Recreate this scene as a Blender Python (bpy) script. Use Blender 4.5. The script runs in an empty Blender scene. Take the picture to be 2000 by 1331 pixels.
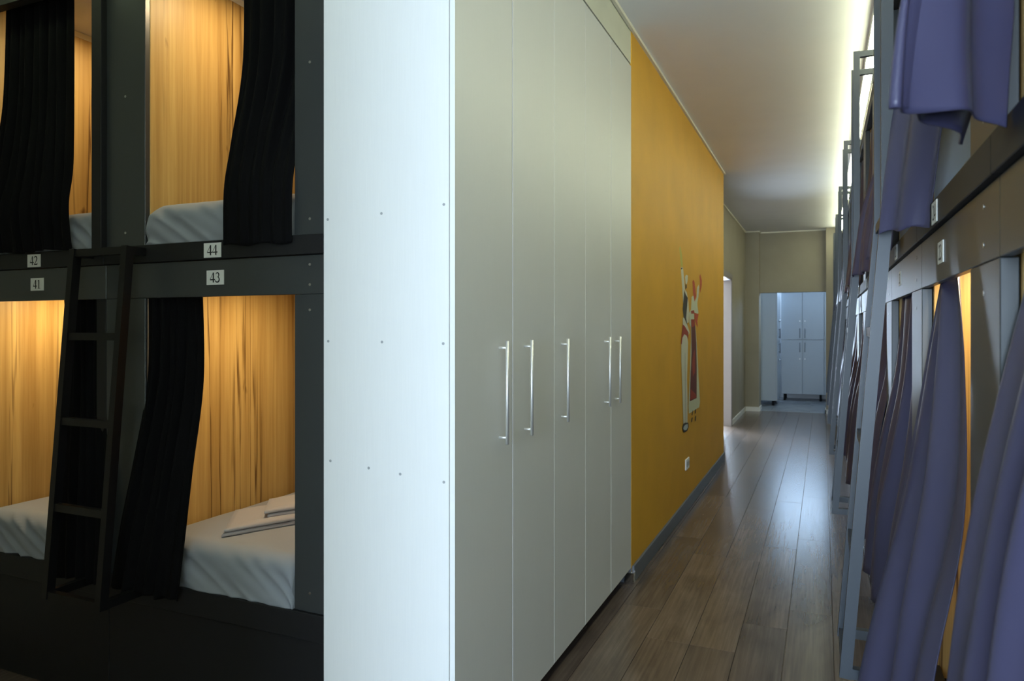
import bpy, bmesh, math, random
from mathutils import Vector, Matrix

random.seed(7)
scene = bpy.context.scene
COL = scene.collection

# ------------------------------------------------------------------ camera
CAM_H = 1.38
YAW = 23.6                      # degrees the lens points left of the corridor's axis
FPX = 1390.0                    # focal length in pixels of the 2000 px wide frame
cam_data = bpy.data.cameras.new('camera')
cam_data.sensor_width = 36.0
cam_data.lens = 36.0 * FPX / 2000.0
cam_data.shift_y = -(665.5 - 642.0) / 2000.0
cam_data.clip_start = 0.02
cam_data.clip_end = 100
cam_data.dof.use_dof = True
cam_data.dof.focus_distance = 2.5
cam_data.dof.aperture_fstop = 5.6
cam = bpy.data.objects.new('camera', cam_data)
COL.objects.link(cam)
cam.location = (0, 0, CAM_H)
cam.rotation_euler = (math.radians(90), 0, math.radians(YAW))
scene.camera = cam

# ------------------------------------------------------------------ world, exposure, daylight
world = bpy.data.worlds.new('sky'); scene.world = world
world.use_nodes = True
bg = world.node_tree.nodes['Background']
bg.inputs[0].default_value = (0.55, 0.72, 1.0, 1)
bg.inputs[1].default_value = 1.0
vs = scene.view_settings
vs.view_transform = 'Standard'; vs.look = 'None'; vs.gamma = 1.0; vs.use_curve_mapping = False
vs.exposure = 0.0
scene.cycles.use_denoising = True
scene.cycles.sample_clamp_indirect = 8.0
scene.cycles.max_bounces = 8
scene.cycles.diffuse_bounces = 5

def area(name, loc, rot, sx, sy, power, color):
    l = bpy.data.lights.new(name, 'AREA'); l.shape = 'RECTANGLE'
    l.size = sx; l.size_y = sy; l.energy = power; l.color = color
    o = bpy.data.objects.new(name, l); COL.objects.link(o)
    o.location = loc; o.rotation_euler = [math.radians(a) for a in rot]
    return o
DAY = (0.62, 0.79, 1.0)
# daylight entering through the three windows of the place (behind the camera, side room, far room)
area('daylight_near_window', (-0.35, -3.52, 1.55), (90, 0, 0), 1.1, 2.0, 300, DAY)
area('daylight_side_window', (-1.95, 11.22, 1.45), (90, 0, 180), 1.25, 1.9, 520, DAY)
area('daylight_far_window', (-0.3, 15.16, 2.52), (90, 0, 180), 2.2, 0.66, 88, (.50, .72, 1.0))

# ------------------------------------------------------------------ helpers
def prop(o, label=None, cat=None, group=None, kind=None):
    if label: o['label'] = label
    if cat: o['category'] = cat
    if group: o['group'] = group
    if kind: o['kind'] = kind
    return o

def empty(name, loc, label, cat, group=None):
    o = bpy.data.objects.new(name, None); COL.objects.link(o)
    o.location = loc; o.empty_display_size = 0.1
    return prop(o, label, cat, group)

class MB:
    """collects geometry given in world coordinates"""
    def __init__(s): s.v = []; s.f = []; s.mi = []; s.sm = []
    def face(s, pts, mi=0, smooth=False):
        i = len(s.v); s.v += [tuple(p) for p in pts]
        s.f.append(tuple(range(i, i + len(pts)))); s.mi.append(mi); s.sm.append(smooth)
    def box(s, x0, x1, y0, y1, z0, z1, mi=0, bevel=0.0):
        if x0 > x1: x0, x1 = x1, x0
        if y0 > y1: y0, y1 = y1, y0
        b = min(bevel, (x1-x0)*.45, (y1-y0)*.45, (z1-z0)*.45)
        i = len(s.v)
        if b <= 0:
            s.v += [(x0,y0,z0),(x1,y0,z0),(x1,y1,z0),(x0,y1,z0),(x0,y0,z1),(x1,y0,z1),(x1,y1,z1),(x0,y1,z1)]
            for q in ((0,3,2,1),(4,5,6,7),(0,1,5,4),(1,2,6,5),(2,3,7,6),(3,0,4,7)):
                s.f.append(tuple(i+k for k in q)); s.mi.append(mi); s.sm.append(False)
        else:
            bm = bmesh.new(); bmesh.ops.create_cube(bm, size=1)
            for v in bm.verts:
                v.co = Vector((x0+(v.co.x+.5)*(x1-x0), y0+(v.co.y+.5)*(y1-y0), z0+(v.co.z+.5)*(z1-z0)))
            bmesh.ops.bevel(bm, geom=bm.edges[:], offset=b, segments=1, affect='EDGES')
            bm.verts.index_update()
            s.v += [tuple(v.co) for v in bm.verts]
            for f in bm.faces:
                s.f.append(tuple(i+v.index for v in f.verts)); s.mi.append(mi); s.sm.append(False)
            bm.free()
        return s
    def tube(s, pts, r, n=8, mi=0, cap=True):
        pts = [Vector(p) for p in pts]; rings = []
        for k, p in enumerate(pts):
            d = (pts[min(k+1, len(pts)-1)] - pts[max(k-1, 0)]).normalized()
            a = d.cross(Vector((0,0,1)))
            if a.length < 1e-4: a = d.cross(Vector((1,0,0)))
            a.normalize(); b = d.cross(a).normalized()
            base = len(s.v); rings.append(base)
            for j in range(n):
                t = 2*math.pi*j/n
                s.v.append(tuple(p + a*(r*math.cos(t)) + b*(r*math.sin(t))))
        for k in range(len(rings)-1):
            for j in range(n):
                j2 = (j+1) % n
                s.f.append((rings[k]+j, rings[k]+j2, rings[k+1]+j2, rings[k+1]+j)); s.mi.append(mi); s.sm.append(True)
        if cap:
            s.f.append(tuple(rings[0]+j for j in reversed(range(n)))); s.mi.append(mi); s.sm.append(False)
            s.f.append(tuple(rings[-1]+j for j in range(n))); s.mi.append(mi); s.sm.append(False)
        return s
    def beam(s, p, q, w, h, side=(0,1,0), mi=0):
        """square bar from p to q: w along `side`, h along the third direction"""
        p = Vector(p); q = Vector(q); d = (q-p).normalized()
        a = Vector(side); a = (a - d*a.dot(d)).normalized(); b = d.cross(a)
        i = len(s.v)
        for c in (p, q):
            for (sa, sb) in ((-1,-1),(1,-1),(1,1),(-1,1)):
                s.v.append(tuple(c + a*(sa*w/2) + b*(sb*h/2)))
        for f in ((0,3,2,1),(4,5,6,7),(0,1,5,4),(1,2,6,5),(2,3,7,6),(3,0,4,7)):
            s.f.append(tuple(i+k for k in f)); s.mi.append(mi); s.sm.append(False)
        return s
    def disc(s, c, r, axis, depth, n=14, mi=0):
        c = Vector(c); a = Vector(axis).normalized()
        return s.tube([c, c + a*depth], r, n, mi)
    def build(s, name, mats, parent=None, origin=None):
        if not isinstance(mats, (list, tuple)): mats = [mats]
        o0 = Vector(parent_world(parent)) if parent is not None else Vector(origin if origin else (0,0,0))
        me = bpy.data.meshes.new(name)
        me.from_pydata([tuple(Vector(v)-o0) for v in s.v], [], s.f)
        for m in mats: me.materials.append(m)
        for p, mi, sm in zip(me.polygons, s.mi, s.sm):
            p.material_index = mi; p.use_smooth = sm
        me.update()
        bm = bmesh.new(); bm.from_mesh(me)
        bmesh.ops.recalc_face_normals(bm, faces=bm.faces[:]); bm.to_mesh(me); bm.free()
        o = bpy.data.objects.new(name, me); COL.objects.link(o)
        if parent is not None:
            o.parent = parent
        else:
            o.location = o0
        return o
def parent_world(o):
    v = Vector((0,0,0))
    while o is not None:
        v = v + o.location; o = o.parent
    return v
def boxobj(name, mat, parent, *b, bevel=0.0):
    return MB().box(*b, bevel=bevel).build(name, mat, parent)
def structure(name, mat, *b):
    o = MB().box(*b).build(name, mat); o['kind'] = 'structure'; return o

# ------------------------------------------------------------------ materials
def mat(name, color, rough=0.6, metal=0.0, spec=0.5, coat=0.0, sheen=0.0, emit=None, estr=0.0):
    m = bpy.data.materials.new(name); m.use_nodes = True
    b = m.node_tree.nodes['Principled BSDF']
    b.inputs['Base Color'].default_value = (*color, 1)
    b.inputs['Roughness'].default_value = rough
    b.inputs['Metallic'].default_value = metal
    b.inputs['Specular IOR Level'].default_value = spec
    b.inputs['Coat Weight'].default_value = coat
    b.inputs['Sheen Weight'].default_value = sheen
    if emit:
        b.inputs['Emission Color'].default_value = (*emit, 1); b.inputs['Emission Strength'].default_value = estr
    return m
def nodes(m): return m.node_tree.nodes, m.node_tree.links, m.node_tree.nodes['Principled BSDF']
def coords(m, scale=(1,1,1), kind='Object', rnd=0.0):
    N, L, B = nodes(m)
    tc = N.new('ShaderNodeTexCoord'); mp = N.new('ShaderNodeMapping'); mp.inputs['Scale'].default_value = scale
    L.new(tc.outputs[kind], mp.inputs['Vector'])
    if rnd:
        oi = N.new('ShaderNodeObjectInfo'); mul = N.new('ShaderNodeMath'); mul.operation = 'MULTIPLY'
        mul.inputs[1].default_value = rnd; L.new(oi.outputs['Random'], mul.inputs[0])
        cb = N.new('ShaderNodeCombineXYZ')
        for k in range(3): L.new(mul.outputs[0], cb.inputs[k])
        L.new(cb.outputs[0], mp.inputs['Location'])
    return mp.outputs[0]
def noise(m, vec, scale, detail=4, rough=.55, dist=0.0):
    N, L, B = nodes(m); n = N.new('ShaderNodeTexNoise')
    n.inputs['Scale'].default_value = scale; n.inputs['Detail'].default_value = detail
    n.inputs['Roughness'].default_value = rough; n.inputs['Distortion'].default_value = dist
    L.new(vec, n.inputs['Vector']); return n.outputs['Fac']
def ramp(m, fac, stops):
    N, L, B = nodes(m); r = N.new('ShaderNodeValToRGB'); L.new(fac, r.inputs[0])
    e = r.color_ramp.elements
    while len(e) < len(stops): e.new(0.5)
    for k, (p, c) in enumerate(stops):
        e[k].position = p; e[k].color = (*c, 1)
    return r.outputs[0]
def mix(m, fac, a, b, mode='MIX'):
    N, L, B = nodes(m); x = N.new('ShaderNodeMix'); x.data_type = 'RGBA'; x.blend_type = mode
    for sock, v in ((x.inputs[0], fac), (x.inputs[6], a), (x.inputs[7], b)):
        if isinstance(v, (int, float)): sock.default_value = v
        elif isinstance(v, tuple): sock.default_value = (*v, 1)
        else: L.new(v, sock)
    return x.outputs[2]
def bump(m, fac, strength, dist=0.002):
    N, L, B = nodes(m); b = N.new('ShaderNodeBump'); b.inputs['Strength'].default_value = strength
    b.inputs['Distance'].default_value = dist; L.new(fac, b.inputs['Height']); L.new(b.outputs[0], B.inputs['Normal'])
def setcol(m, c): N, L, B = nodes(m); L.new(c, B.inputs['Base Color'])

def wall_paint(name, color, var=0.06, rough=0.75):
    m = mat(name, color, rough, spec=.3); v = coords(m)
    n = noise(m, v, 2.2, 4)
    d = tuple(c*(1-var) for c in color); l = tuple(min(1, c*(1+var)) for c in color)
    setcol(m, ramp(m, n, [(.3, d), (.7, l)])); bump(m, noise(m, v, 160, 2), .06, .002)
    return m
M = {}
M['beige'] = wall_paint('beige wall paint', (.34, .30, .225))
M['cream'] = wall_paint('pale cream wall paint', (.66, .65, .54))
M['yellow'] = wall_paint('ochre yellow wall paint', (.68, .36, .03), .07, .6)
M['ceil'] = wall_paint('ceiling paint', (.84, .83, .83), .02, .85)
M['whitewall'] = wall_paint('white wall paint', (.70, .70, .70), .02)
M['trim'] = mat('white trim', (.80, .78, .72), .5)
M['cornice'] = mat('cream cornice', (.80, .76, .62), .5)
M['skirt'] = mat('grey skirting', (.10, .11, .13), .45)
M['jamb'] = mat('pale jamb paint', (.30, .265, .27), .5)
M['glass'] = mat('window glass', (.8, .9, 1), .02); 
_N, _L, _B = nodes(M['glass']); _B.inputs['Transmission Weight'].default_value = 1.0

# floor laminate
m = M['plank'] = mat('brown oak laminate', (.12, .08, .055), .27, spec=.5)
v = coords(m, (16, .42, 1), rnd=37.0); N, L, B = nodes(m)
g = noise(m, v, 6, 6, .55, .15)
c1 = ramp(m, g, [(.25, (.098, .072, .055)), (.5, (.132, .098, .077)), (.78, (.175, .135, .108))])
v2 = coords(m, (1.6, .5, 1), rnd=19.0)
c2 = ramp(m, noise(m, v2, 3, 4, .55, .6), [(.36, (.50, .48, .47)), (.60, (1, 1, 1))])
c3 = mix(m, .7, c1, c2, 'MULTIPLY')
v3 = coords(m, (5, 2.2, 1), rnd=51.0)
kn = ramp(m, noise(m, v3, 2.0, 2), [(.75, (1, 1, 1)), (.83, (.30, .25, .22))])
c3 = mix(m, 1.0, c3, kn, 'MULTIPLY')
oi = N.new('ShaderNodeObjectInfo')
tone = ramp(m, oi.outputs['Random'], [(0, (.80, .80, .82)), (1, (1.18, 1.14, 1.08))])
setcol(m, mix(m, 1.0, c3, tone, 'MULTIPLY'))
bump(m, g, .03, .001)
rr = N.new('ShaderNodeMapRange'); rr.inputs[3].default_value = .20; rr.inputs[4].default_value = .27
L.new(g, rr.inputs[0]); L.new(rr.outputs[0], B.inputs['Roughness'])
M['slab'] = mat('seam glint underlay', (.20, .155, .12), .6)  # underlay colour lightened to stand in for the glint along plank seams
m = M['tile'] = mat('grey floor tile', (.22, .235, .25), .25)
setcol(m, ramp(m, noise(m, coords(m, (1,1,1), rnd=9.0), 3, 5), [(.3, (.18, .195, .21)), (.7, (.27, .285, .30))]))
M['grout'] = mat('tile grout', (.10, .10, .10), .8)

# light oak panels with dark cracks and knots
m = M['oak'] = mat('wild oak panel', (.5, .32, .1), .45, spec=.35)
va = coords(m, (30, 30, .8), rnd=11.0)
base = ramp(m, noise(m, va, 3.0, 6, .6, .1), [(.25, (.45, .285, .090)), (.5, (.54, .355, .122)), (.78, (.62, .43, .165))])
crack = ramp(m, noise(m, coords(m, (6.5, 6.5, .12), rnd=23.0), 2.0, 6, .55, .10), [(.478, (1, 1, 1)), (.493, (.16, .09, .04)), (.503, (.16, .09, .04)), (.520, (1, 1, 1))])
where = ramp(m, noise(m, coords(m, (4.5, 4.5, .45), rnd=61.0), 1.7, 3), [(.44, (0, 0, 0)), (.60, (1, 1, 1))])
streak = ramp(m, noise(m, coords(m, (8.5, 8.5, .20), rnd=41.0), 1.5, 4), [(.36, (.56, .46, .34)), (.58, (1, 1, 1))])
knot = ramp(m, noise(m, coords(m, (13, 13, 4.0), rnd=5.0), 1.0, 3, .6, .5), [(.70, (1, 1, 1)), (.80, (.22, .13, .07))])
c = mix(m, .7, base, streak, 'MULTIPLY')
N, L, B = nodes(m); cr = mix(m, where, (1, 1, 1), crack); c = mix(m, .9, c, cr, 'MULTIPLY'); c = mix(m, .9, c, knot, 'MULTIPLY')
setcol(m, c)

def laminate(name, color, rough):
    m = mat(name, color, rough, spec=.5)
    v = coords(m, (60, 60, 1.5)); n = noise(m, v, 6, 3)
    setcol(m, ramp(m, n, [(.3, tuple(c*.988 for c in color)), (.7, tuple(min(1, c*1.012) for c in color))]))
    return m
M['silver'] = laminate('silver grey laminate', (.66, .655, .63), .42)
M['white'] = laminate('white laminate', (.82, .82, .81), .38)
M['whitegrey'] = laminate('pale grey locker laminate', (.38, .42, .46), .4)
M['cap'] = mat('grey screw cap', (.35, .36, .37), .5)
M['steel'] = mat('brushed steel', (.86, .85, .82), .5, metal=.85)
M['chrome'] = mat('chrome foot', (.75, .77, .8), .12, metal=1.0)
M['graphite'] = mat('graphite board', (.035, .039, .040), .34, spec=.55)
M['black'] = mat('black board', (.010, .010, .011), .55, spec=.3)
M['ladder'] = mat('blue black painted steel', (.012, .019, .029), .42, spec=.5)
M['blackladder'] = mat('black painted steel', (.004, .004, .0045), .45, spec=.3)
M['screw'] = mat('steel screw head', (.55, .55, .55), .35, metal=1.0)
M['plate'] = mat('white number plate', (.72, .72, .68), .5)
M['ink'] = mat('black numeral', (.006, .006, .006), .6)
M['socket'] = mat('white socket plastic', (.8, .8, .78), .4)
def fabric(name, color, rough=.75, sheen=.25, spec=.25):
    m = mat(name, color, rough, sheen=sheen, spec=spec)
    v = coords(m, (1,1,1)); n = noise(m, v, 900, 2); bump(m, n, .12, .0006)
    return m
M['purple'] = fabric('slate violet curtain satin', (.050, .048, .098), .42, .0, .45)
M['blackcloth'] = fabric('black curtain cloth', (.0035, .0035, .004), .9, .0, .1)
M['sheet'] = fabric('grey blue fitted sheet', (.25, .265, .29), .75, .2)
M['linen'] = fabric('folded beige grey linen', (.34, .325, .33), .8, .2)
M['led'] = mat('led diffuser', (1, 1, 1), .5, emit=(.93, 1.0, .70), estr=34)
M['ledl'] = mat('led diffuser over left bunks', (1, 1, 1), .5, emit=(.82, 1.0, .58), estr=8.5)
M['alu'] = mat('aluminium profile', (.7, .7, .7), .35, metal=1)
M['lamp'] = mat('warm lamp glass', (1, .9, .7), .4, emit=(1, .72, .34), estr=6)

# ================================================================== SETTING
CEIL = 3.005
WL = -0.95          # yellow wall / wardrobe front plane
FR = 0.245          # front of the right-hand bunk row
FL = 1.80           # front (y) of the left-hand bunk block
END = 12.5

floor = structure('floor', M['slab'], -4.6, 2.6, -3.7, 12.62, -.12, -.009)
_pm = {}
def plank(x0, x1, y0, y1):
    key = (round(x1-x0, 3), round(y1-y0, 3))
    if key not in _pm:
        w, l = key; me = MB().box(0.0009, w-.0009, .0009, l-.0009, -.009, 0, bevel=.0009)
        mm = bpy.data.meshes.new('plank'); mm.from_pydata(me.v, [], me.f); mm.materials.append(M['plank']); _pm[key] = mm
    o = bpy.data.objects.new('plank', _pm[key]); COL.objects.link(o); o.parent = floor; o.location = (x0, y0, 0)
PW, PL = .192, 1.285
def planks(x0, x1, y0, y1, seed):
    rnd = random.Random(seed); x = x0
    while x < x1 - .01:
        xe = min(x+PW, x1); y = y0 - rnd.choice([.1, .45, .8, 1.05])
        while y < y1 - .01:
            a, b = max(y, y0), min(y+PL, y1)
            if b-a > .02: plank(x, xe, a, b)
            y += PL
        x += PW
planks(-1.494, .426, -.6, 12.62, 3)
planks(-3.45, -1.494, .35, 1.86, 5)
# plain laminate beyond the reach of the eye (rooms behind the camera and the side room)
def fill_floor(*b):
    o = MB().box(*b).build('floor_underlay', M['plank'], floor)
fill_floor(-1.494, .426, -3.7, -.6, -.009, 0)
fill_floor(-3.45, -1.494, -.62, .35, -.009, 0)
fill_floor(-4.0, -1.494, 7.69, 12.62, -.009, 0)

fr = structure('floor_far_room', M['grout'], -2.2, 1.6, 12.62, 15.4, -.12, -.006)
for i in range(6):
    for j in range(5):
        x, y = -2.0+i*.6, 12.625+j*.55
        MB().box(x+.003, x+.597, y+.003, y+.547, -.008, 0, bevel=.001).build('tile', M['tile'], fr)

ceil = structure('ceiling', M['ceil'], -4.6, 2.6, -3.7, 15.5, CEIL, CEIL+.1)

# yellow wall, the cream wall that runs on above the wardrobes, recessed far wall with a doorway
yw = structure('wall_left', M['yellow'], -1.196, WL, 3.79, 7.69, 0, CEIL)
structure('wall_left_header', M['cream'], -1.42, WL-.004, 1.80, 3.79, 2.815, CEIL)
structure('wall_left_return', M['whitewall'], -1.46, -1.415, 1.86, 3.79, 0, CEIL)
fw = MB()
fw.box(-1.30, -1.196, 7.69, 9.55, 0, CEIL); fw.box(-1.30, -1.196, 10.50, 12.9, 0, CEIL); fw.box(-1.30, -1.196, 9.55, 10.50, 2.09, CEIL)
o = fw.build('wall_left_far', M['beige']); o['kind'] = 'structure'
structure('wall_left_end', M['beige'], -1.30, -1.196, 7.60, 7.69, 0, CEIL)
# door casing of the side doorway
dj = MB(); dj.box(-1.31, -1.188, 10.47, 10.50, 0, 2.09); dj.box(-1.31, -1.188, 9.55, 9.58, 0, 2.09); dj.box(-1.31, -1.188, 9.55, 10.50, 2.06, 2.09)
o = dj.build('door_1', M['jamb']); o['kind'] = 'structure'
dt = MB().box(-1.196, -1.184, 10.50, 10.56, 0, 2.12).box(-1.196, -1.184, 9.49, 9.55, 0, 2.12).box(-1.196, -1.184, 9.49, 10.56, 2.09, 2.15)
dt.build('door_casing', M['jamb'], o)

# end wall with the opening to the locker room
e = MB(); e.box(-1.196, -.976, END, 12.90, 0, CEIL)
e.box(-.976, .046, 12.72, 12.90, 1.985, CEIL); e.box(.046, .62, 12.55, 12.90, 0, CEIL)
o = e.build('wall_end', M['beige']); o['kind'] = 'structure'
# far room shell
structure('wall_far_room_left', M['whitewall'], -1.60, -1.50, 12.9, 15.4, 0, CEIL)
structure('wall_far_room_right', M['whitewall'], .80, .90, 12.9, 15.4, 0, CEIL)
b = MB(); b.box(-1.6, .9, 15.22, 15.34, 0, 2.18); b.box(-1.6, .9, 15.22, 15.34, 2.86, CEIL); b.box(-1.6, -1.42, 15.22, 15.34, 2.18, 2.86); b.box(.82, .9, 15.22, 15.34, 2.18, 2.86)
o = b.build('wall_far_room_back', M['whitewall']); o['kind'] = 'structure'
def window(name, frame_boxes, pane_box):
    fb = MB()
    for q in frame_boxes: fb.box(*q)
    o = fb.build(name, M['trim']); o['kind'] = 'structure'
    MB().box(*pane_box).build('pane', M['glass'], o); return o
window('window_3', [(-1.42,.82,15.24,15.30,2.18,2.22),(-1.42,.82,15.24,15.30,2.82,2.86),(-1.42,-1.38,15.24,15.30,2.22,2.82),(.78,.82,15.24,15.30,2.22,2.82)], (-1.38,.78,15.265,15.271,2.22,2.82))
# side room beyond the doorway
structure('wall_side_room_near', M['beige'], -3.6, -1.30, 8.8, 8.9, 0, CEIL)
structure('wall_side_room_outer', M['beige'], -3.6, -3.5, 8.9, 11.3, 0, CEIL)
b = MB(); b.box(-3.6, -1.30, 11.3, 11.4, 0, .45); b.box(-3.6, -1.30, 11.3, 11.4, 2.45, CEIL); b.box(-3.6, -2.70, 11.3, 11.4, .45, 2.45); b.box(-1.32, -1.30, 11.3, 11.4, .45, 2.45)
o = b.build('wall_side_room_far', M['beige']); o['kind'] = 'structure'
window('window_2', [(-2.7,-1.32,11.31,11.37,.45,.5),(-2.7,-1.32,11.31,11.37,2.4,2.45),(-2.7,-2.65,11.31,11.37,.5,2.4),(-1.36,-1.32,11.31,11.37,.5,2.4)], (-2.65,-1.36,11.337,11.343,.5,2.4))
# room round the camera
structure('wall_right', M['cream'], 2.40, 2.5, -3.7, 12.9, 0, CEIL)
structure('wall_right_added_block', M['cream'], .30, .40, -3.7, .30, 0, CEIL)  # invented, unseen wall added to block light where more bunks would stand
structure('wall_left_shade_block', M['cream'], -1.12, -.87, -3.7, -.62, 0, CEIL)  # unseen wall placed to shade window light off the wardrobe end and left bunks
structure('wall_alcove_back', M['cream'], -3.55, -1.12, -.72, -.62, 0, CEIL)
structure('wall_alcove_side', M['cream'], -3.65, -3.55, -.72, 4.0, 0, CEIL)
b = MB(); b.box(-1.1, .4, -3.7, -3.6, 0, .5); b.box(-1.1, .4, -3.7, -3.6, 2.6, CEIL); b.box(-1.1, -.95, -3.7, -3.6, .5, 2.6); b.box(.25, .4, -3.7, -3.6, .5, 2.6)
o = b.build('wall_back', M['cream']); o['kind'] = 'structure'
window('window_1', [(-.95,.25,-3.68,-3.62,.5,.56),(-.95,.25,-3.68,-3.62,2.54,2.6),(-.95,-.89,-3.68,-3.62,.56,2.54),(.19,.25,-3.68,-3.62,.56,2.54),(-.38,-.32,-3.68,-3.62,.56,2.54)], (-.89,.19,-3.653,-3.647,.56,2.54))

# cornices and skirtings
t = MB(); t.box(WL, WL+.016, 1.8, 7.70, CEIL-.018, CEIL); t.box(-1.196, WL+.016, 7.69, 7.706, CEIL-.018, CEIL)
t.box(-1.196, -1.18, 7.70, END, CEIL-.018, CEIL); t.box(-1.196, -.96, END-.016, END, CEIL-.018, CEIL); t.box(-.976, -.96, END, 12.72, CEIL-.018, CEIL); t.box(-.976, .3, 12.704, 12.72, CEIL-.018, CEIL)
o = t.build('trim_1', M['cornice']); o['kind'] = 'structure'
t = MB(); t.box(WL, WL+.014, 3.80, 7.69, 0, .092, bevel=.003)
t.box(-1.196, WL, 3.786, 3.7895, 0, .084)
o = t.build('baseboard_left', M['skirt']); o['kind'] = 'structure'
MB().box(-.985, WL+.017, 3.765, 3.812, 0, .068, bevel=.006).build('end_cap', M['chrome'], o)
t = MB(); t.box(-1.196, -1.182, 7.69, 9.49, 0, .07); t.box(-1.196, -1.182, 10.56, END, 0, .07); t.box(-1.196, -.962, END-.014, END, 0, .07); t.box(-.976, -.962, END, 12.9, 0, .07); t.box(.032, .046, 12.536, 12.9, 0, .07); t.box(.032, .2, 12.536, 12.55, 0, .07)
o = t.build('baseboard_end', M['trim']); o['kind'] = 'structure'

# ================================================================== WARDROBES
def handle(door, y):
    h = MB(); x = WL
    h.tube([(x+.028, y, 1.010), (x+.028, y, 1.340)], .0055, 10)
    for z in (1.031, 1.318): h.tube([(x-.001, y, z), (x+.028, y, z)], .0045, 8)
    return h.build('handle', M['steel'], door)
def wardrobe(y0, y1, doors, label, near_end):
    w = empty('wardrobe', (-1.18, (y0+y1)/2, 0), label, 'wardrobe', 'white wardrobes along the corridor')
    z0, z1 = .084, 2.80; xb, xf = -1.405, WL-.0185
    T = .016
    MB().box(xb, xf, y0, y0+T, z0, z1).build('side_panel', M['white'], w)
    MB().box(xb, xf, y1-T, y1, z0, z1).build('side_panel', M['white'], w)
    MB().box(xb, xf, y0+T, y1-T, z1-T, z1).build('top_panel', M['white'], w)
    MB().box(xb, xf, y0+T, y1-T, z0, z0+T).build('bottom_panel', M['white'], w)
    MB().box(xb, xb+.006, y0+T, y1-T, z0+T, z1-T).build('back_panel', M['white'], w)
    for (a, c, hy, ga, gc) in doors:
        d = MB().box(WL-.0165, WL, a+ga, c-gc, z0+.001, z1-.001, bevel=.0006)
        # front and far faces silver, edge band white
        for k, f in enumerate(d.f):
            xs = [d.v[i][0] for i in f]
            d.mi[k] = 0 if min(xs) > WL-.0005 else 1
        do = d.build('door', [M['silver'], M['white']], w)
        handle(do, hy)
    for yy in (y0+.05, y1-.05):
        for xx in (xb+.05, xf-.13):
            f = MB().tube([(xx, yy, 0), (xx, yy, z0)], .020, 14)
            f.tube([(xx, yy, 0), (xx, yy, .012)], .026, 14)
            f.build('foot', M['black'], w)
    if near_end:
        for (x, z) in [(-1.39,1.714),(-1.195,1.72),(-.985,1.732),(-1.388,1.341),(-1.193,1.34),(-.987,1.337),(-1.38,.975),(-1.24,.964),(-1.13,.955),(-.985,.944)]:
            MB().disc((x, y0+.0005, z), .0042, (0,-1,0), .0012, 12).build('screw_cap', M['cap'], w)
    return w
Y = [1.772, 2.178, 2.580, 2.976, 3.385, 3.784]
wardrobe(Y[0], Y[2], [(Y[0], Y[1], 2.073, .0005, .0035), (Y[1], Y[2], 2.282, .0035, .0018)], 'nearest white wardrobe, its bright end panel facing the camera', True)
wardrobe(Y[2]+.0005, Y[3], [(Y[2]+.0005, Y[3], 2.664, .0018, .0014)], 'single-door wardrobe in the middle of the corridor run', False)
wardrobe(Y[3]+.0005, Y[5], [(Y[3]+.0005, Y[4], 3.268, .0014, .0035), (Y[4], Y[5], 3.452, .0035, .001)], 'farthest two-door wardrobe, next to the yellow wall', False)

# ================================================================== NUMERALS (serif strokes: x, y, width)
def arc(cx, cy, rx, ry, a0, a1, n, w0, w1, bulge=0):
    r = []
    for k in range(n+1):
        t = k/n; a = math.radians(a0+(a1-a0)*t)
        r.append((cx+rx*math.cos(a), cy+ry*math.sin(a), w0+(w1-w0)*t+bulge*math.sin(math.pi*t)))
    return r
DIG = {
 '0': [arc(.30,.5,.20,.46,0,360,24,.10,.10,.0)],
 '1': [[(.285,0,.15),(.285,1,.15)], [(.10,.86,.04),(.285,.97,.10)], [(.12,.025,.05),(.52,.025,.05)]],
 '2': [arc(.27,.72,.20,.25,165,-35,12,.07,.14,.05)+[(.28,.30,.09),(.05,.07,.06)], [(.05,.07,.14),(.55,.07,.14)], [(.53,.07,.07),(.56,.24,.05)]],
 '3': [arc(.26,.75,.17,.22,160,-80,12,.06,.07,.07), arc(.25,.29,.23,.26,85,-165,14,.06,.08,.08)],
 '4': [[(.40,1,.05),(.03,.33,.05)], [(.02,.29,.12),(.60,.29,.12)], [(.41,0,.15),(.41,1,.15)]],
 '5': [[(.15,.94,.13),(.53,.94,.13)], [(.15,.95,.05),(.10,.55,.05)], arc(.23,.30,.27,.29,120,-150,14,.08,.08,.09)],
 '6': [arc(.30,.30,.21,.27,0,360,18,.12,.12), [(.13,.36,.13),(.18,.62,.13),(.285,.85,.08),(.52,.98,.04)]],
 '7': [[(.07,.93,.14),(.55,.93,.14)], [(.53,.93,.06),(.26,0,.10)]],
 '8': [arc(.30,.74,.17,.22,0,360,18,.10,.10), arc(.30,.27,.22,.25,0,360,18,.11,.11)],
 '9': [arc(.30,.69,.21,.27,0,360,18,.12,.12), [(.47,.63,.13),(.42,.38,.13),(.28,.15,.08),(.08,.02,.04)]],
}
def strokes(pts):
    quads = []; P = [Vector((p[0], p[1])) for p in pts]; L_, R_ = [], []
    for k, p in enumerate(P):
        d = (P[min(k+1, len(P)-1)] - P[max(k-1, 0)]); d = d.normalized() if d.length > 1e-6 else Vector((1,0))
        n = Vector((-d.y, d.x)) * (pts[k][2]/2)
        L_.append(p+n); R_.append(p-n)
    for k in range(len(P)-1): quads.append((L_[k], R_[k], R_[k+1], L_[k+1]))
    return quads
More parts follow.
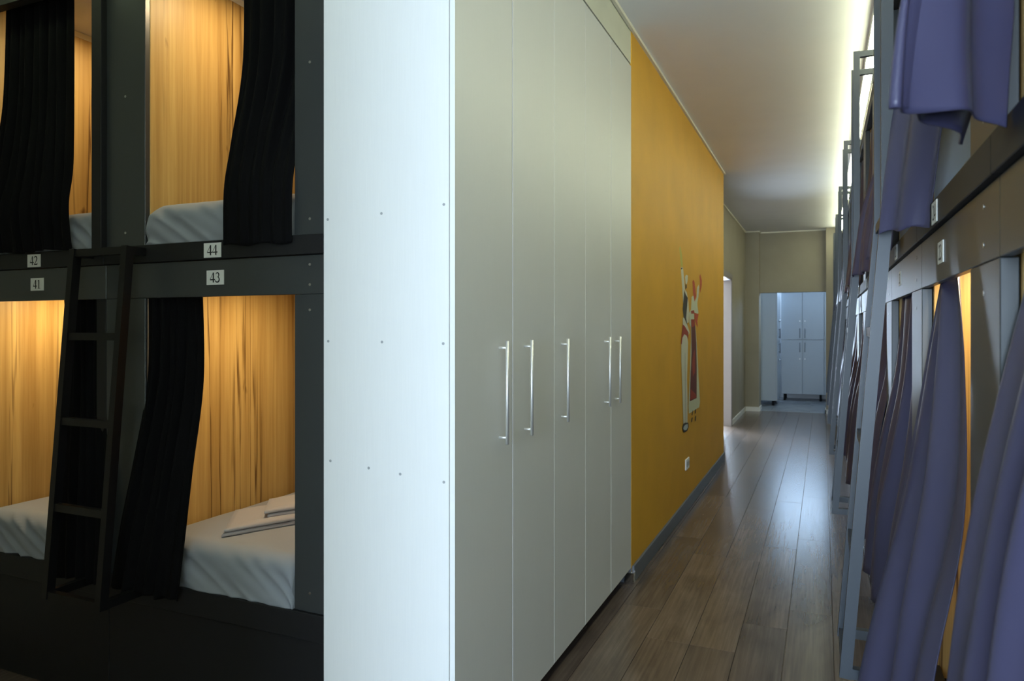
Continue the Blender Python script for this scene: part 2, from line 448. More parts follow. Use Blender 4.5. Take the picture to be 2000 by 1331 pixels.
def number_plate(bunk, text, place, a, z, w=.077, h=.049, along=1):
    """place(a, d, z) -> world; the plate's face is at d = -.0135"""
    D0 = PLD
    p = MB(); p8 = []
    for d in (D0, D0-.002):
        for (sa, sz) in ((-1,-1),(1,-1),(1,1),(-1,1)): p8.append(place(a+sa*w/2, d, z+sz*h/2))
    i = 0; p.v = p8
    for f in ((0,3,2,1),(4,5,6,7),(0,1,5,4),(1,2,6,5),(2,3,7,6),(3,0,4,7)):
        p.f.append(f); p.mi.append(0); p.sm.append(False)
    po = p.build('number_plate', M['plate'], bunk); po['label'] = 'white plate reading ' + text
    s = .034; adv = .60*s*1.15; width = adv*len(text); q = MB()
    for k, ch in enumerate(text):
        layer = 0
        for st in DIG[ch]:
            layer += 1
            for quad in strokes(st):
                pts = []
                for c in quad:
                    rd = -width/2 + adv*k + c.x*s*1.15
                    pts.append(place(a+along*rd, D0-.0022-.00006*layer, z-s/2+c.y*s))
                q.face(pts)
    q.build('numeral', M['ink'], po)
PLD = -.0125

# ================================================================== BUNKS
ZB = dict(base=.40, lo=.485, fas=1.4885, rail=1.612, up=1.676, top=2.62)
def bunk(place, o0, o1, pl, pr, label, numbers, along, cat_group, board, depth=2.0, roof=False, top=2.62, pdep=.025, strip=None):
    """one bay: opening from o0 to o1 along the front, posts reaching out to pl (left) and pr (right)"""
    base = place((o0+o1)/2, .5, 0)
    b = empty('bunk_bed', base, label, 'bunk bed', cat_group)
    def P(name, mt, a0, a1, d0, d1, z0, z1, bevel=.0015):
        c0, c1 = place(a0, d0, z0), place(a1, d1, z1)
        return MB().box(c0[0], c1[0], c0[1], c1[1], z0, z1, bevel=bevel).build(name, mt, b)
    lo, hi = min(pl, pr), max(pl, pr)
    olo, ohi = min(o0, o1), max(o0, o1)
    g = .0006
    lo += g; hi -= g
    P('base_panel', M['black'], lo, hi, .012, .03, 0.001, ZB['base'])
    P('lower_rail', M['black'], lo, hi, -.012, .04, ZB['base'], ZB['lo'])
    P('fascia', M[board], lo, hi, 0, .018, ZB['fas'], ZB['rail'])
    P('upper_rail', M['black'], lo, hi, -.012, .04, ZB['rail']+.002, ZB['up'])
    P('head_rail', M['black'], lo, hi, 0, .04, top, top+.07)
    for (a0, a1) in ((lo, olo), (ohi, hi)):
        if a1-a0 > .01:
            st = strip and a1 == hi
            P('post', M['black' if st else board], a0, a1, 0, pdep, ZB['lo'], ZB['fas']-.0008)
            P('post', M['black' if st else board], a0, a1, -.02 if st else 0, pdep, ZB['up']-(.012 if st else 0), top)
            if a1-a0 > .06:
                am = (a0+a1)/2
                for z in (ZB['up']+.05, 2.22, ZB['lo']+.06, ZB['fas']-.05, ZB['fas']+.03, ZB['rail']-.03):
                    c = place(am, 0, z); cc = place(am, -.0012, z)
                    MB().tube([c, cc], .0045, 10).build('screw', M['screw'], b)
    P('upper_deck', M['black'], lo, hi, .04, depth, ZB['rail']+.01, ZB['rail']+.03)
    P('deck_underside', M['oak'], olo, ohi-.001, .04, depth, ZB['rail']-.015, ZB['rail']+.008)
    P('lower_deck', M['black'], lo, hi, .04, depth, .43, .45)
    P('partition', M['oak'], olo-.018, olo, pdep+.001, depth, .452, ZB['rail']-.016)
    q0 = ohi-.0195 if along < 0 else ohi
    P('partition', M['oak'], q0, q0+.018, pdep+.001, depth, .452, ZB['rail']-.016)
    for a0, a1 in ((olo-.018, olo), (q0, q0+.018)):
        pp = P('partition', M['oak'], a0, a1, pdep+.001, depth, ZB['rail']+.031, 2.72)
        c0, c1 = place(a0, pdep+.001, 2.72), place(a1, depth, 2.74)
        MB().box(c0[0], c1[0], c0[1], c1[1], 2.72, 2.745).build('top_trim', M['cornice'], pp)
    P('back_panel', M['oak'], lo, hi, depth, depth+.018, .43, 2.72)
    if along < 0: P('side_board', M['whitegrey'], ohi-.026, ohi-.020, pdep+.001, .115, ZB['up'], 2.60)
    if roof: P('roof_board', M['whitewall'], lo, hi, .041, depth, 2.747, 2.765)
    for z in (1.515, top-.012 if not roof else 2.735):
        r0, r1 = place(olo, .042, z), place(ohi, .042, z)
        MB().tube([r0, r1], .008, 8).build('curtain_rod', M['blackladder'], b)
    if numbers:
        am = (o0+o1)/2
        number_plate(b, numbers[0], place, am, 1.643, along=along)
        globals()['PLD'] = -.0004
        number_plate(b, numbers[1], place, am, 1.552, along=along)
        globals()['PLD'] = -.0125
    return b

def placeL(a, d, z): return (a, FL+d, z)
def placeR(a, d, z): return (FR+d, a, z)
bunk(placeL, -2.213, -1.542, -2.4135, -1.420, 'black bunk numbered 44 over 43, beside the white wardrobe', ('44', '43'), 1, 'left bunk block', 'graphite', roof=True, top=2.68, pdep=.02)
b42 = bunk(placeL, -3.138, -2.467, -3.40, -2.4145, 'black bunk numbered 42 over 41, at the left edge of the photo', ('42', '41'), 1, 'left bunk block', 'graphite', roof=True, top=2.68, pdep=.02, strip=True)
P0 = .355; PITCH = .925; PWD = .235
ORD = ['nearest', 'second', 'third', 'fourth', 'fifth', 'sixth', 'seventh', 'eighth', 'ninth', 'tenth', 'eleventh', 'twelfth', 'thirteenth']
def bay(k): p = P0 + PITCH*k; return p, p+PWD, p+PITCH
for k in range(13):
    p, o0, o1 = bay(k)
    if k == 0: lab = 'nearest bunk of the right-hand row, cut off by the photo edge'; num = None
    elif k < 3: num = (str(26-2*k), str(25-2*k)); lab = ('bunk with plates 24 over 23 in the right-hand row' if k == 1 else 'bunk of the right-hand row just beyond the nearest ladder')
    else: num = (str(26-2*k), str(25-2*k)); lab = '%s bunk along the right-hand row counting from the camera' % ORD[k]
    if k == 12: lab = 'last bunk of the right-hand row, against the end wall'
    bunk(placeR, o0, o1, p, o1 if k < 12 else o1+.10, lab, num, -1, 'right bunk row', 'graphite')

# ================================================================== LADDERS
def ladder(place, a0, a1, topz, tall, mt, label, group, d_top, d_bot):
    o = empty('bunk_ladder', place((a0+a1)/2, (d_top+d_bot)/2, .44), label, 'ladder', group)
    zb, S = .44, .030
    side = Vector(place(1, 0, 0)) - Vector(place(0, 0, 0))
    for a in (a0, a1):
        r = MB().beam(place(a, d_bot, zb), place(a, d_top, topz), S*.9, S, side)
        ro = r.build('rail', mt, o)
        MB().beam(place(a, d_bot+.004, zb+.014), place(a, -.013, zb+.014), S*.8, .028, side).build('foot_bar', mt, o)
        if tall:
            MB().beam(place(a, d_top, topz-.01), place(a, d_top, 2.77), S*.84, S*.96, side).build('upright', mt, o)
            MB().beam(place(a, d_top+.004, 2.754), place(a, .02, 2.754), S*.8, .028, side).build('top_bar', mt, o)
            MB().beam(place(a, .008, 2.757), place(a, .008, 2.691), S*.9, .022, side).build('fixing', mt, o)
        else:
            MB().beam(place(a, d_top+.004, topz-.016), place(a, -.013, topz-.014), S*.8, .028, side).build('top_bar', mt, o)
    n = 4
    for k in range(n+1):
        t = k/n; z = zb+.014 + (topz-.014-zb-.014)*t; d = d_bot + (d_top-d_bot)*t
        MB().beam(place(a0, d, z), place(a1, d, z), .026, .022, (0, 0, 1)).build('rung', mt, o)
    return o
ladder(placeL, -2.475, -2.205, 1.665, False, M['blackladder'], 'black ladder on the left, between the bunks numbered 41 and 43', 'bunk ladders', -.075, -.175)
for j in range(6):
    y = 2.12 + 1.85*j
    lab = ['nearest blue-black ladder, rising beside the bunk numbered 24'] + ['%s ladder along the right-hand bunk row' % ORD[i] for i in range(1, 5)] + ['farthest ladder of the right-hand bunk row']
    ladder(placeR, y, y+.28, 1.69, True, M['ladder'], lab[j], 'bunk ladders', -.090, -.190)

# ================================================================== CURTAINS
def catmull(pts, s):
    n = len(pts)-1; x = max(0, min(n-1e-6, s*n)); i = int(x); t = x-i
    p = [pts[max(0, min(n, i+k))] for k in (-1, 0, 1, 2)]
    out = []
    for c in range(len(pts[0])):
        a, b, d, e = (q[c] for q in p)
        out.append(.5*((2*b)+(d-a)*t+(2*a-5*b+4*d-e)*t*t+(3*b-a-3*d+e)*t*t*t))
    return out
def curtain(rows, folds, mt, label, group, seed, nu=120, nv=44, thick=.0022):
    """rows: from top to hem, (z, [(x, y), ...path...], fold amplitude)"""
    rnd = random.Random(seed)
    ph = [rnd.uniform(0, 6.28) for _ in range(6)]; fr_ = [folds*rnd.uniform(.9, 1.1), folds*rnd.uniform(.45, .6), folds*rnd.uniform(1.6, 1.9)]
    zs = [r[0] for r in rows]; amps = [r[2] for r in rows]; nr = len(rows)
    V, F = [], []
    for j in range(nv+1):
        t = j/nv
        z = catmull([(q,) for q in zs], t)[0]
        am = max(0, catmull([(q,) for q in amps], t)[0])
        x = t*(nr-1); 
        npth = len(rows[0][1])
        path = [catmull([r[1][q] for r in rows], t) for q in range(npth)]
        for i in range(nu+1):
            s = i/nu
            px, py = catmull(path, s); qx, qy = catmull(path, min(1, s+.01)); rx, ry = catmull(path, max(0, s-.01))
            dx, dy = qx-rx, qy-ry; l = math.hypot(dx, dy) or 1; nx, ny = -dy/l, dx/l
            ss = s + .030*math.sin(3.1*t+ph[3])*math.sin(math.pi*s)
            f = math.sin(6.283*fr_[0]*ss+ph[0]+.7*math.sin(2.2*t+ph[4])) + .55*math.sin(6.283*fr_[1]*ss+ph[1]+1.5*t) + .25*math.sin(6.283*fr_[2]*ss+ph[2]-1.1*t)*(1-.5*t)
            f += .22*math.sin(9*t+5*s+ph[5])*t
            edge = min(1, 6*s+.15, 6*(1-s)+.15)
            V.append((px+nx*am*f*edge, py+ny*am*f*edge, z + (.004*math.sin(6.283*2*s+ph[2]) if j == nv else 0)))
    w = nu+1
    for j in range(nv):
        for i in range(nu): F.append((j*w+i, j*w+i+1, (j+1)*w+i+1, (j+1)*w+i))
    c = Vector((sum(p[0] for p in V)/len(V), sum(p[1] for p in V)/len(V), V[-1][2]))
    me = bpy.data.meshes.new('curtain'); me.from_pydata([tuple(Vector(p)-c) for p in V], [], F); me.materials.append(mt)
    for p in me.polygons: p.use_smooth = True
    o = bpy.data.objects.new('curtain', me); COL.objects.link(o); o.location = c
    sd = o.modifiers.new('cloth_thickness', 'SOLIDIFY'); sd.thickness = thick; sd.offset = 0
    prop(o, label, 'curtain', group); return o
GB, GP = 'black bunk curtains', 'violet bunk curtains'
def line(p, q, n=5): return [(p[0]+(q[0]-p[0])*k/(n-1), p[1]+(q[1]-p[1])*k/(n-1)) for k in range(n)]
BL = M['blackcloth']
curtain([(2.72, line((-3.12,1.875),(-2.70,1.875)), .012), (2.30, line((-3.12,1.86),(-2.665,1.85)), .014), (2.00, line((-3.12,1.81),(-2.60,1.80)), .016), (1.84, line((-3.12,1.765),(-2.575,1.765)), .012), (1.675, line((-3.12,1.768),(-2.56,1.768)), .006)],
        9, BL, 'black curtain half closing the upper bunk 42', GB, 1)
curtain([(2.72, line((-1.825,1.875),(-1.50,1.875)), .012), (2.30, line((-1.815,1.86),(-1.50,1.875)), .012), (2.00, line((-1.81,1.80),(-1.545,1.83)), .008), (1.84, line((-1.808,1.768),(-1.538,1.785)), .005), (1.652, line((-1.808,1.765),(-1.538,1.782)), .004)],
        6, BL, 'black curtain drawn to the right of bunk 44', GB, 2)
curtain([(1.505, line((-2.211,1.812),(-1.985,1.845)), .004), (1.2, line((-2.211,1.808),(-1.965,1.83)), .014), (.9, line((-2.25,1.78),(-1.955,1.775)), .014), (.68, line((-2.29,1.762),(-1.97,1.758)), .010), (.455, line((-2.33,1.755),(-2.00,1.752)), .008)],
        7, BL, 'black curtain gathered at the left of bunk 43', GB, 3)
curtain([(1.505, line((-2.715,1.845),(-2.474,1.845)), .006), (1.2, line((-2.66,1.825),(-2.474,1.83)), .006), (.9, line((-2.635,1.78),(-2.38,1.785)), .008), (.68, line((-2.63,1.762),(-2.36,1.768)), .008), (.455, line((-2.64,1.755),(-2.36,1.758)), .008)],
        5, BL, 'black curtain behind the left ladder, closing bunk 41', GB, 4)
PU = M['purple']
# nearest upper bay: hem swung out into the corridor, folded back on itself
curtain([(2.60, [(.285,.66),(.285,.80),(.285,.95),(.285,1.10),(.285,1.25)], .016),
         (2.20, [(.285,.86),(.26,.93),(.25,1.02),(.27,1.14),(.29,1.25)], .014),
         (1.95, [(.25,1.16),(.165,1.075),(.125,1.03),(.19,1.14),(.25,1.25)], .012),
         (1.80, [(.24,1.175),(.15,1.07),(.098,1.02),(.165,1.12),(.23,1.25)], .010),
         (1.655, [(.228,1.155),(.145,1.06),(.082,1.00),(.135,1.10),(.19,1.235)], .009)],
        4.2, PU, 'violet curtain at top right, nearest the camera, swung outward', GP, 11)
curtain([(2.60, line((.285,1.62),(.285,2.18)), .014), (2.25, line((.285,1.74),(.255,2.15)), .014), (2.0, line((.26,1.83),(.18,2.10)), .010), (1.80, line((.245,1.90),(.150,2.07)), .007), (1.625, line((.232,1.955),(.132,2.05)), .005)],
        1.7, PU, 'violet curtain hanging beside plate 24, gathered against the nearest ladder', GP, 12)
curtain([(1.505, line((.292,.62),(.290,1.255)), .008), (1.34, line((.275,.62),(.252,1.25)), .010), (1.10, line((.238,.62),(.206,1.25)), .015), (.85, line((.200,.60),(.176,1.25)), .017), (.40, line((.165,.60),(.142,1.26)), .019)],
        5.2, PU, 'violet curtain at lower right, nearest the camera, closing the bunk', GP, 13)
curtain([(1.505, line((.287,1.93),(.285,2.165)), .010), (1.30, line((.272,1.745),(.252,2.165)), .014), (1.02, line((.240,1.545),(.207,2.158)), .018), (.74, line((.187,1.50),(.158,2.15)), .022), (.44, line((.150,1.50),(.112,2.15)), .024)],
        2.6, PU, 'violet curtain half closing the bunk below plate 23', GP, 14)
for k in range(2, 13):
    p, o0, o1 = bay(k)
    n = ORD[k]; extra = k == 12
    if extra: n = 'last'
    dx = random.Random(k).uniform(-.012, .012)
    curtain([(2.60, line((.285,o0+.10),(.285,o1-.03)), .014), (2.25, line((.275,o0+.16),(.262,o1-.04)), .014), (2.0, line((.24+dx,o0+.22),(.20+dx,o1-.05)), .014), (1.82, line((.215+dx,o0+.25),(.165+dx,o1-.07)), .012), (1.64, line((.20+dx,o0+.26),(.140+dx,o1-.08)), .010)],
            3.2, PU, 'upper violet curtain of the %s bunk along the right-hand row' % n, GP, 30+k, nu=70, nv=26)
    curtain([(1.505, line((.285,o0+.06),(.285,o1-.03)), .014), (1.22, line((.275,o0+.07),(.262,o1-.03)), .016), (.98, line((.238+dx,o0+.05),(.205+dx,o1-.03)), .016), (.72, line((.20+dx,o0+.04),(.165+dx,o1-.03)), .016), (.45, line((.178+dx,o0+.03),(.140+dx,o1-.04)), .014)],
            3.7, PU, 'lower violet curtain of the %s bunk along the right-hand row' % n, GP, 60+k, nu=80, nv=26)

# ================================================================== MATTRESSES AND LINEN
def mattress(place, a0, a1, z0, z1, label, seed, d0=-.004, d1=1.97, wr=.016, right=False):
    rnd = random.Random(seed); lo, hi = min(a0, a1), max(a0, a1)
    r = .055; prof = []
    nzf = 22
    for k in range(nzf+1): prof.append((0.0, z0+(z1-r-z0)*k/nzf))
    for k in range(1, 9):
        a = math.pi/2*k/8; prof.append((r-r*math.cos(a), z1-r+r*math.sin(a)))
    for k in range(1, 15): prof.append((r+(d1-d0-r)*(k/14)**1.6, z1))
    na = 90; V, F = [], []; phs = [rnd.uniform(0, 6.28) for _ in range(5)]
    for i in range(na+1):
        s = i/na; a = lo+(hi-lo)*s
        e = min(s, 1-s)*(hi-lo); drop = 0 if e > .05 else .035*(1-math.sqrt(max(0, 1-((.05-e)/.05)**2)))
        for (dd, z) in prof:
            front = max(0, 1-dd/.12)
            zz = (z-z0)/(z1-z0)
            u = a*26 + (z-z0)*38
            f = math.sin(u+phs[0]+1.2*math.sin(a*7+phs[1])) + .6*math.sin(u*1.9+phs[2]+z*11)
            f = abs(f)*.9-.7
            mask = front*(1-.45*zz)*(.35+.65*(.5+.5*math.sin(a*5.2+phs[3])))
            top = .0016*math.sin(a*21+dd*9+phs[4])*math.sin(dd*13+a*5)
            V.append((a, d0+dd+wr*f*mask+.10*drop, z-drop+(top if dd > .05 else 0)))
    w = len(prof)
    for i in range(na):
        for j in range(w-1): F.append((i*w+j, i*w+j+1, (i+1)*w+j+1, (i+1)*w+j))
    # ends and underside
    nb = len(V); V += [(lo, d1, z0), (hi, d1, z0)]
    F.append(tuple(range(w)) + (nb,)); F.append(tuple(na*w+j for j in reversed(range(w))) + (nb+1,))
    F.append((nb, w-1, na*w+w-1, nb+1)); F.append(tuple(i*w for i in range(na+1)) + (nb+1, nb))
    W = [Vector(place(*p)) for p in V]; c = Vector(place((lo+hi)/2, .9, z0))
    me = bpy.data.meshes.new('mattress'); me.from_pydata([tuple(p-c) for p in W], [], F); me.materials.append(M['sheet'])
    for p in me.polygons: p.use_smooth = len(p.vertices) == 4
    bm = bmesh.new(); bm.from_mesh(me); bmesh.ops.recalc_face_normals(bm, faces=bm.faces[:]); bm.to_mesh(me); bm.free()
    o = bpy.data.objects.new('mattress', me); COL.objects.link(o); o.location = c
    return prop(o, label, 'mattress', 'mattresses in the bunks')
mattress(placeL, -2.203, -1.548, .4855, .648, 'grey sheeted mattress in bunk 43 with folded linen on it', 1)
mattress(placeL, -2.203, -1.548, 1.6765, 1.822, 'grey sheeted mattress above plate 44, beside the drawn black curtain', 2, wr=.012)
mattress(placeL, -3.13, -2.475, .4855, .648, 'grey sheeted mattress in bunk 41, at the left edge', 3)
mattress(placeL, -3.13, -2.475, 1.6765, 1.822, 'grey sheeted mattress at upper left, mostly hidden by a black curtain', 4)
p, o0, o1 = bay(1)
mattress(placeR, o0+.012, o1-.012, 1.6765, 1.822, 'pale mattress glimpsed in the upper bunk 24', 5, d0=.075)
mattress(placeR, o0+.012, o1-.012, .4855, .648, 'mattress behind the curtain of bunk 23', 6, d0=.075)

def folded(name, A, du, dv, lu, lv, z, layers, th, label, seed):
    rnd = random.Random(seed); A = Vector((A[0], A[1], 0)); U = Vector((du[0], du[1], 0)).normalized(); Vv = Vector((dv[0], dv[1], 0)).normalized()
    root = empty(name, tuple(A+U*(lu/2)+Vv*(lv/2)+Vector((0,0,z))), label, 'linen', 'folded linen on bunk 43')
    for k in range(layers):
        nu, nv = 26, 18; vs_, fs = [], []
        su = lu-rnd.uniform(0, .03); sv = lv-rnd.uniform(0, .02); off = rnd.uniform(0, .015); ph = rnd.uniform(0, 6)
        for side in (0, 1):
            for i in range(nu+1):
                for j in range(nv+1):
                    s, t = i/nu, j/nv
                    q = A + U*(off+su*s) + Vv*(sv*t)
                    ed = min(1, 8*min(s, 1-s), 8*min(t, 1-t)) if side else 0
                    wob = .004*math.sin(7*s+ph)*math.sin(5*t+ph*2)
                    zz = z + k*th + (th*(.55+.45*ed)*.96 if side else 0) + (wob*ed*(k+1)/layers if side else 0)
                    q.z = zz
                    vs_.append(tuple(q))
        w = nv+1; n1 = (nu+1)*w
        for i in range(nu):
            for j in range(nv):
                a, b, c, d = i*w+j, (i+1)*w+j, (i+1)*w+j+1, i*w+j+1
                fs.append((d, c, b, a)); fs.append((n1+a, n1+b, n1+c, n1+d))
        for i in range(nu):
            for j in (0, nv): fs.append((i*w+j, (i+1)*w+j, n1+(i+1)*w+j, n1+i*w+j))
        for j in range(nv):
            for i in (0, nu): fs.append((i*w+j, i*w+j+1, n1+i*w+j+1, n1+i*w+j))
        mb = MB(); mb.v = vs_; mb.f = fs; mb.mi = [0]*len(fs); mb.sm = [True]*len(fs)
        mb.build('layer', M['linen'], root)
    return root
folded('folded_sheet', (-1.925, 1.87), (.46, .89), (-.55, .72), .56, .30, .650, 2, .016, 'flat folded sheet lying on the mattress of bunk 43', 2)
folded('folded_towel', (-1.88, 2.03), (.50, .86), (-.55, .72), .40, .22, .683, 2, .016, 'smaller folded towel lying on the folded sheet in bunk 43', 5)

# ================================================================== LIGHT FITTINGS
def led_strip(name, b_led, b_prof, mt, label):
    o = empty(name, ((b_led[0]+b_led[1])/2, (b_led[2]+b_led[3])/2, b_led[4]), label, 'strip light')
    MB().box(*b_led).build('diffuser', mt, o); MB().box(*b_prof).build('profile', M['alu'], o)
    return o
led_strip('led_strip', (.235, .275, .4, 12.4, 2.925, 2.945), (.232, .278, .39, 12.42, 2.946, 3.004), M['led'], 'glowing white strip light under the ceiling above the right-hand bunks')
led_strip('led_strip', (-3.4, -1.45, 1.60, 1.635, 2.925, 2.945), (-3.41, -1.44, 1.597, 1.638, 2.946, 3.004), M['ledl'], 'strip light under the ceiling above the left bunk block')
def bunk_lamp(loc, power, label):
    o = empty('bunk_lamp', loc, label, 'lamp', 'bunk ceiling lamps')
    x, y, z = loc
    MB().tube([(x, y, z), (x, y, z-.014)], .036, 20).build('lamp_body', M['trim'], o)
    MB().tube([(x, y, z-.0142), (x, y, z-.019)], .029, 20).build('lamp_glass', M['lamp'], o)
    l = bpy.data.lights.new('lamp_light', 'AREA'); l.shape = 'DISK'; l.size = .06; l.energy = power; l.color = (1, .77, .45); l.spread = math.pi
    lo = bpy.data.objects.new('lamp_light', l); COL.objects.link(lo); lo.parent = o; lo.location = (0, 0, -.022)
    return o
bunk_lamp((-1.86, 2.15, 1.597), 5.5, 'warm ceiling lamp over the mattress with folded linen')
bunk_lamp((-2.88, 2.05, 1.597), 5.5, 'warm ceiling lamp of the lower bunk at the left edge')
bunk_lamp((-1.90, 2.10, 2.747), 5.5, 'warm ceiling lamp of the upper bunk next to the wardrobe')
bunk_lamp((-2.80, 2.25, 2.747), 5, 'warm ceiling lamp of the upper bunk at the left edge')
bunk_lamp((.40, 1.98, 1.597), 4, 'small round warm lamp under the deck of bunk 23')

# ================================================================== YELLOW WALL: MURAL AND SOCKET
R_YAW = math.radians(YAW)
def on_wall(px, py):
    """a point of the painted wall (x = WL) from the photo's measurements"""
    u = (px-1000)/FPX; vv = (642-py)/FPX
    dx = -math.sin(R_YAW)+math.cos(R_YAW)*u; dy = math.cos(R_YAW)+math.sin(R_YAW)*u
    t = WL/dx
    return (dy*t, CAM_H+vv*t)
PAINT = {k: mat('mural '+k, c, .7) for k, c in dict(white=(.62,.60,.48), dark=(.035,.030,.022), red=(.33,.045,.02), deep=(.13,.030,.022), orange=(.48,.07,.02), pale=(.58,.60,.44), lime=(.52,.46,.08), blue=(.45,.52,.55), grey=(.33,.33,.28)).items()}
def painted(name, root, shapes, lab):
    keys = list(PAINT); mb = MB()
    for n, (k, pts) in enumerate(shapes):
        q = [on_wall(*p) for p in pts]
        mb.face([(WL+.0006+.00025*n, y, z) for y, z in q], keys.index(k))
    o = mb.build(name, [PAINT[k] for k in keys], root)
    # thin n-gons triangulate cleanly
    bm = bmesh.new(); bm.from_mesh(o.data); bmesh.ops.triangulate(bm, faces=bm.faces[:])
    bm.to_mesh(o.data); bm.free(); o['label'] = lab; return o
cy, cz = on_wall(1348, 680)
mural = empty('wall_mural', (WL, cy, 0.7), 'mural of two dancers in folk dress painted on the yellow wall', 'mural')
painted('dancing_man', mural, [
 ('lime', [(1326.5,486),(1328.4,480),(1331.8,497),(1333.6,521),(1329.6,521),(1328,500)]),
 ('white', [(1329.5,522),(1333.6,522),(1335.5,540),(1337.2,560),(1337.5,580),(1334,592),(1332.4,565),(1331,545)]),
 ('dark', [(1329.6,524),(1332.6,522.5),(1332.6,525),(1330,527)]),
 ('white', [(1337.6,541),(1340,537),(1343.3,539),(1342.8,548),(1341,556),(1338.6,554)]),
 ('dark', [(1338.4,556),(1340.6,556),(1340.8,563),(1338.2,565)]),
 ('white', [(1338,566),(1341,572),(1344,590),(1345.4,612),(1344.6,630),(1340,632),(1336,605)]),
 ('dark', [(1336.4,568),(1339,576),(1342.8,582),(1341.6,598),(1340.4,612),(1339.6,622),(1343,639),(1340.4,637),(1335,621),(1333,605),(1334.4,586)]),
 ('white', [(1333,620),(1336,622),(1343.5,640),(1346.5,650),(1344,655),(1337,640),(1333,634)]),
 ('white', [(1332,657),(1336,652),(1341,657),(1343.2,668),(1342.4,700),(1341.2,740),(1342.4,785),(1342,829),(1334,829),(1332.4,775),(1330,705),(1330,668)]),
 ('grey', [(1337,690),(1337.6,690),(1338,750),(1339.4,826),(1338.6,826),(1337.2,750)]),
 ('red', [(1333.2,634),(1337,638),(1344,650),(1343.4,664),(1340.5,656),(1335.8,653),(1332.2,660),(1330.6,673),(1328.8,672),(1331,650)]),
 ('dark', [(1333,829),(1337,826),(1343.4,826),(1344.4,834),(1341.5,842),(1335,845),(1331.8,838)]),
 ('blue', [(1335,833),(1338,830),(1342,828.5),(1342.8,835),(1340,840),(1336,841),(1333.6,838)]),
], 'dancer in white with a dark vest, arm raised')
painted('dancing_woman', mural, [
 ('white', [(1361.5,562),(1364.6,556),(1365.4,562),(1364,580),(1361.6,592),(1360.2,586)]),
 ('orange', [(1365.8,540),(1367.6,535.5),(1370.6,548),(1370.4,558),(1367.6,573),(1366.6,566),(1367,553)]),
 ('pale', [(1350.6,580),(1354,578),(1357,588),(1361.4,579),(1362,598),(1364,612),(1359.5,614),(1354,611),(1349.4,605)]),
 ('orange', [(1352,550),(1354,546.5),(1356.2,551),(1359.4,578),(1356.4,590),(1353.2,572)]),
 ('pale', [(1345.5,612),(1349,605),(1355,612),(1355.5,624),(1349,640),(1346,632)]),
 ('red', [(1349,608),(1355,606),(1356.4,613),(1349.4,613)]),
 ('orange', [(1355,611),(1364,614),(1361.4,628),(1362.6,640),(1359.2,634),(1356,621)]),
 ('pale', [(1348.6,622),(1356,624),(1358.6,645),(1361.4,690),(1364,740),(1366.6,786),(1365,796),(1345,808.5),(1344,795),(1347,720),(1349,660)]),
 ('deep', [(1349,624),(1356,624),(1357.4,640),(1359.4,672),(1360.2,720),(1360,778),(1346.6,784.5),(1348,735),(1350,690),(1349.6,650)]),
 ('red', [(1353.6,690),(1356.4,682),(1357,728),(1352.6,736),(1351.4,712)]),
 ('red', [(1348,760),(1358,770),(1359.6,777),(1347.4,782)]),
 ('red', [(1349.2,624),(1355.6,624),(1357,636),(1350.2,640)]),
 ('dark', [(1350,811),(1351.8,802),(1352.8,803),(1351.6,812)]),
 ('dark', [(1356,808),(1356.6,800),(1358.4,800),(1358,808)]),
 ('dark', [(1349,825),(1350,817),(1352.2,815),(1351,824)]),
 ('dark', [(1356.2,824),(1356.4,814),(1358.6,812),(1358,822)]),
], 'dancer in a long white dress with a dark red front')
sy, sz = on_wall(1341, 906)
so = empty('wall_socket', (WL, sy, sz-.045), 'white socket low on the yellow wall under the mural', 'socket')
MB().box(WL, WL+.010, sy-.07, sy+.07, sz-.042, sz+.042, bevel=.004).build('cover_plate', M['socket'], so)
for q in (-.033, .033):
    ins = MB().tube([(WL+.0085, sy+q, sz), (WL+.0112, sy+q, sz)], .022, 16).build('outlet', M['cap'], so)

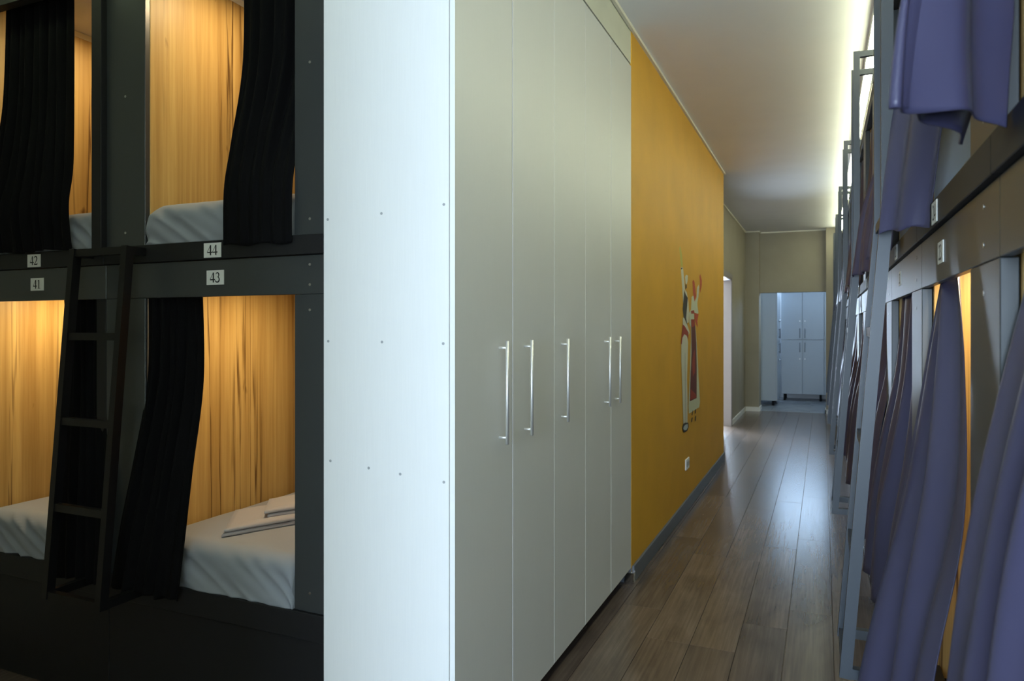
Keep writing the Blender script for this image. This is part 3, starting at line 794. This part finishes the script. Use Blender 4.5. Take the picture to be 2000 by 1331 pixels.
# ================================================================== LOCKER ROOM
def locker_door(root, x0, x1, z0, z1, y, hx, hz, kz):
    d = MB().box(x0+.005, x1-.005, y-.018, y, z0+.007, z1-.007, bevel=.001).build('door', M['whitegrey'], root)
    h = MB().tube([(hx, y-.042, hz-.09), (hx, y-.042, hz+.09)], .006, 8)
    for z in (hz-.07, hz+.07): h.tube([(hx, y-.018, z), (hx, y-.042, z)], .005, 8)
    h.build('handle', M['skirt'], d)
    MB().tube([(hx, y-.018, kz), (hx, y-.036, kz)], .011, 12).build('lock', M['steel'], d)
LY = 14.62
def locker(x0, x1, label):
    w = empty('locker_cabinet', ((x0+x1)/2, LY+.25, 0), label, 'cabinet', 'locker cabinets in the far room')
    MB().box(x0, x1, LY+.001, LY+.5, .127, 2.12).build('body', M['whitegrey'], w)
    xm = (x0+x1)/2
    for (z0, z1, hz, kz) in ((.127, 1.163, 1.02, .80), (1.163, 2.12, 1.29, 1.52)):
        locker_door(w, x0, xm, z0, z1, LY, xm-.045, hz, kz); locker_door(w, xm, x1, z0, z1, LY, xm+.045, hz, kz)
    for xx in (x0+.06, x1-.06):
        for yy in (LY+.05, LY+.45): MB().tube([(xx, yy, 0), (xx, yy, .127)], .022, 10).build('foot', M['black'], w)
locker(-.735, .020, 'four-door pale locker cabinet seen through the far opening')
locker(.022, .777, 'pale locker cabinet half hidden at the right of the far opening')
w = empty('locker_cabinet', (-1.02, 13.95, 0), 'tall pale cabinet standing end-on at the left of the far opening', 'cabinet', 'locker cabinets in the far room')
MB().box(-1.30, -.767, 13.55, 14.40, .085, 2.12).build('body', M['whitegrey'], w)
for (y0, y1, hy) in ((13.55, 13.975, 13.93), (13.975, 14.40, 14.02)):
    for (z0, z1, hz, kz) in ((.085, 1.163, 1.02, .80), (1.163, 2.12, 1.29, 1.52)):
        d = MB().box(-.766, -.748, y0+.003, y1-.003, z0+.003, z1-.003, bevel=.001).build('door', M['whitegrey'], w)
        h = MB().tube([(-.722, hy, hz-.09), (-.722, hy, hz+.09)], .006, 8)
        for z in (hz-.07, hz+.07): h.tube([(-.748, hy, z), (-.722, hy, z)], .005, 8)
        h.build('handle', M['skirt'], d)
        MB().tube([(-.748, hy, kz), (-.715, hy, kz)], .018, 12).build('lock', M['chrome'], d)
for xx in (-1.24, -.82):
    for yy in (13.61, 14.34): MB().tube([(xx, yy, 0), (xx, yy, .085)], .022, 10).build('foot', M['black'], w)
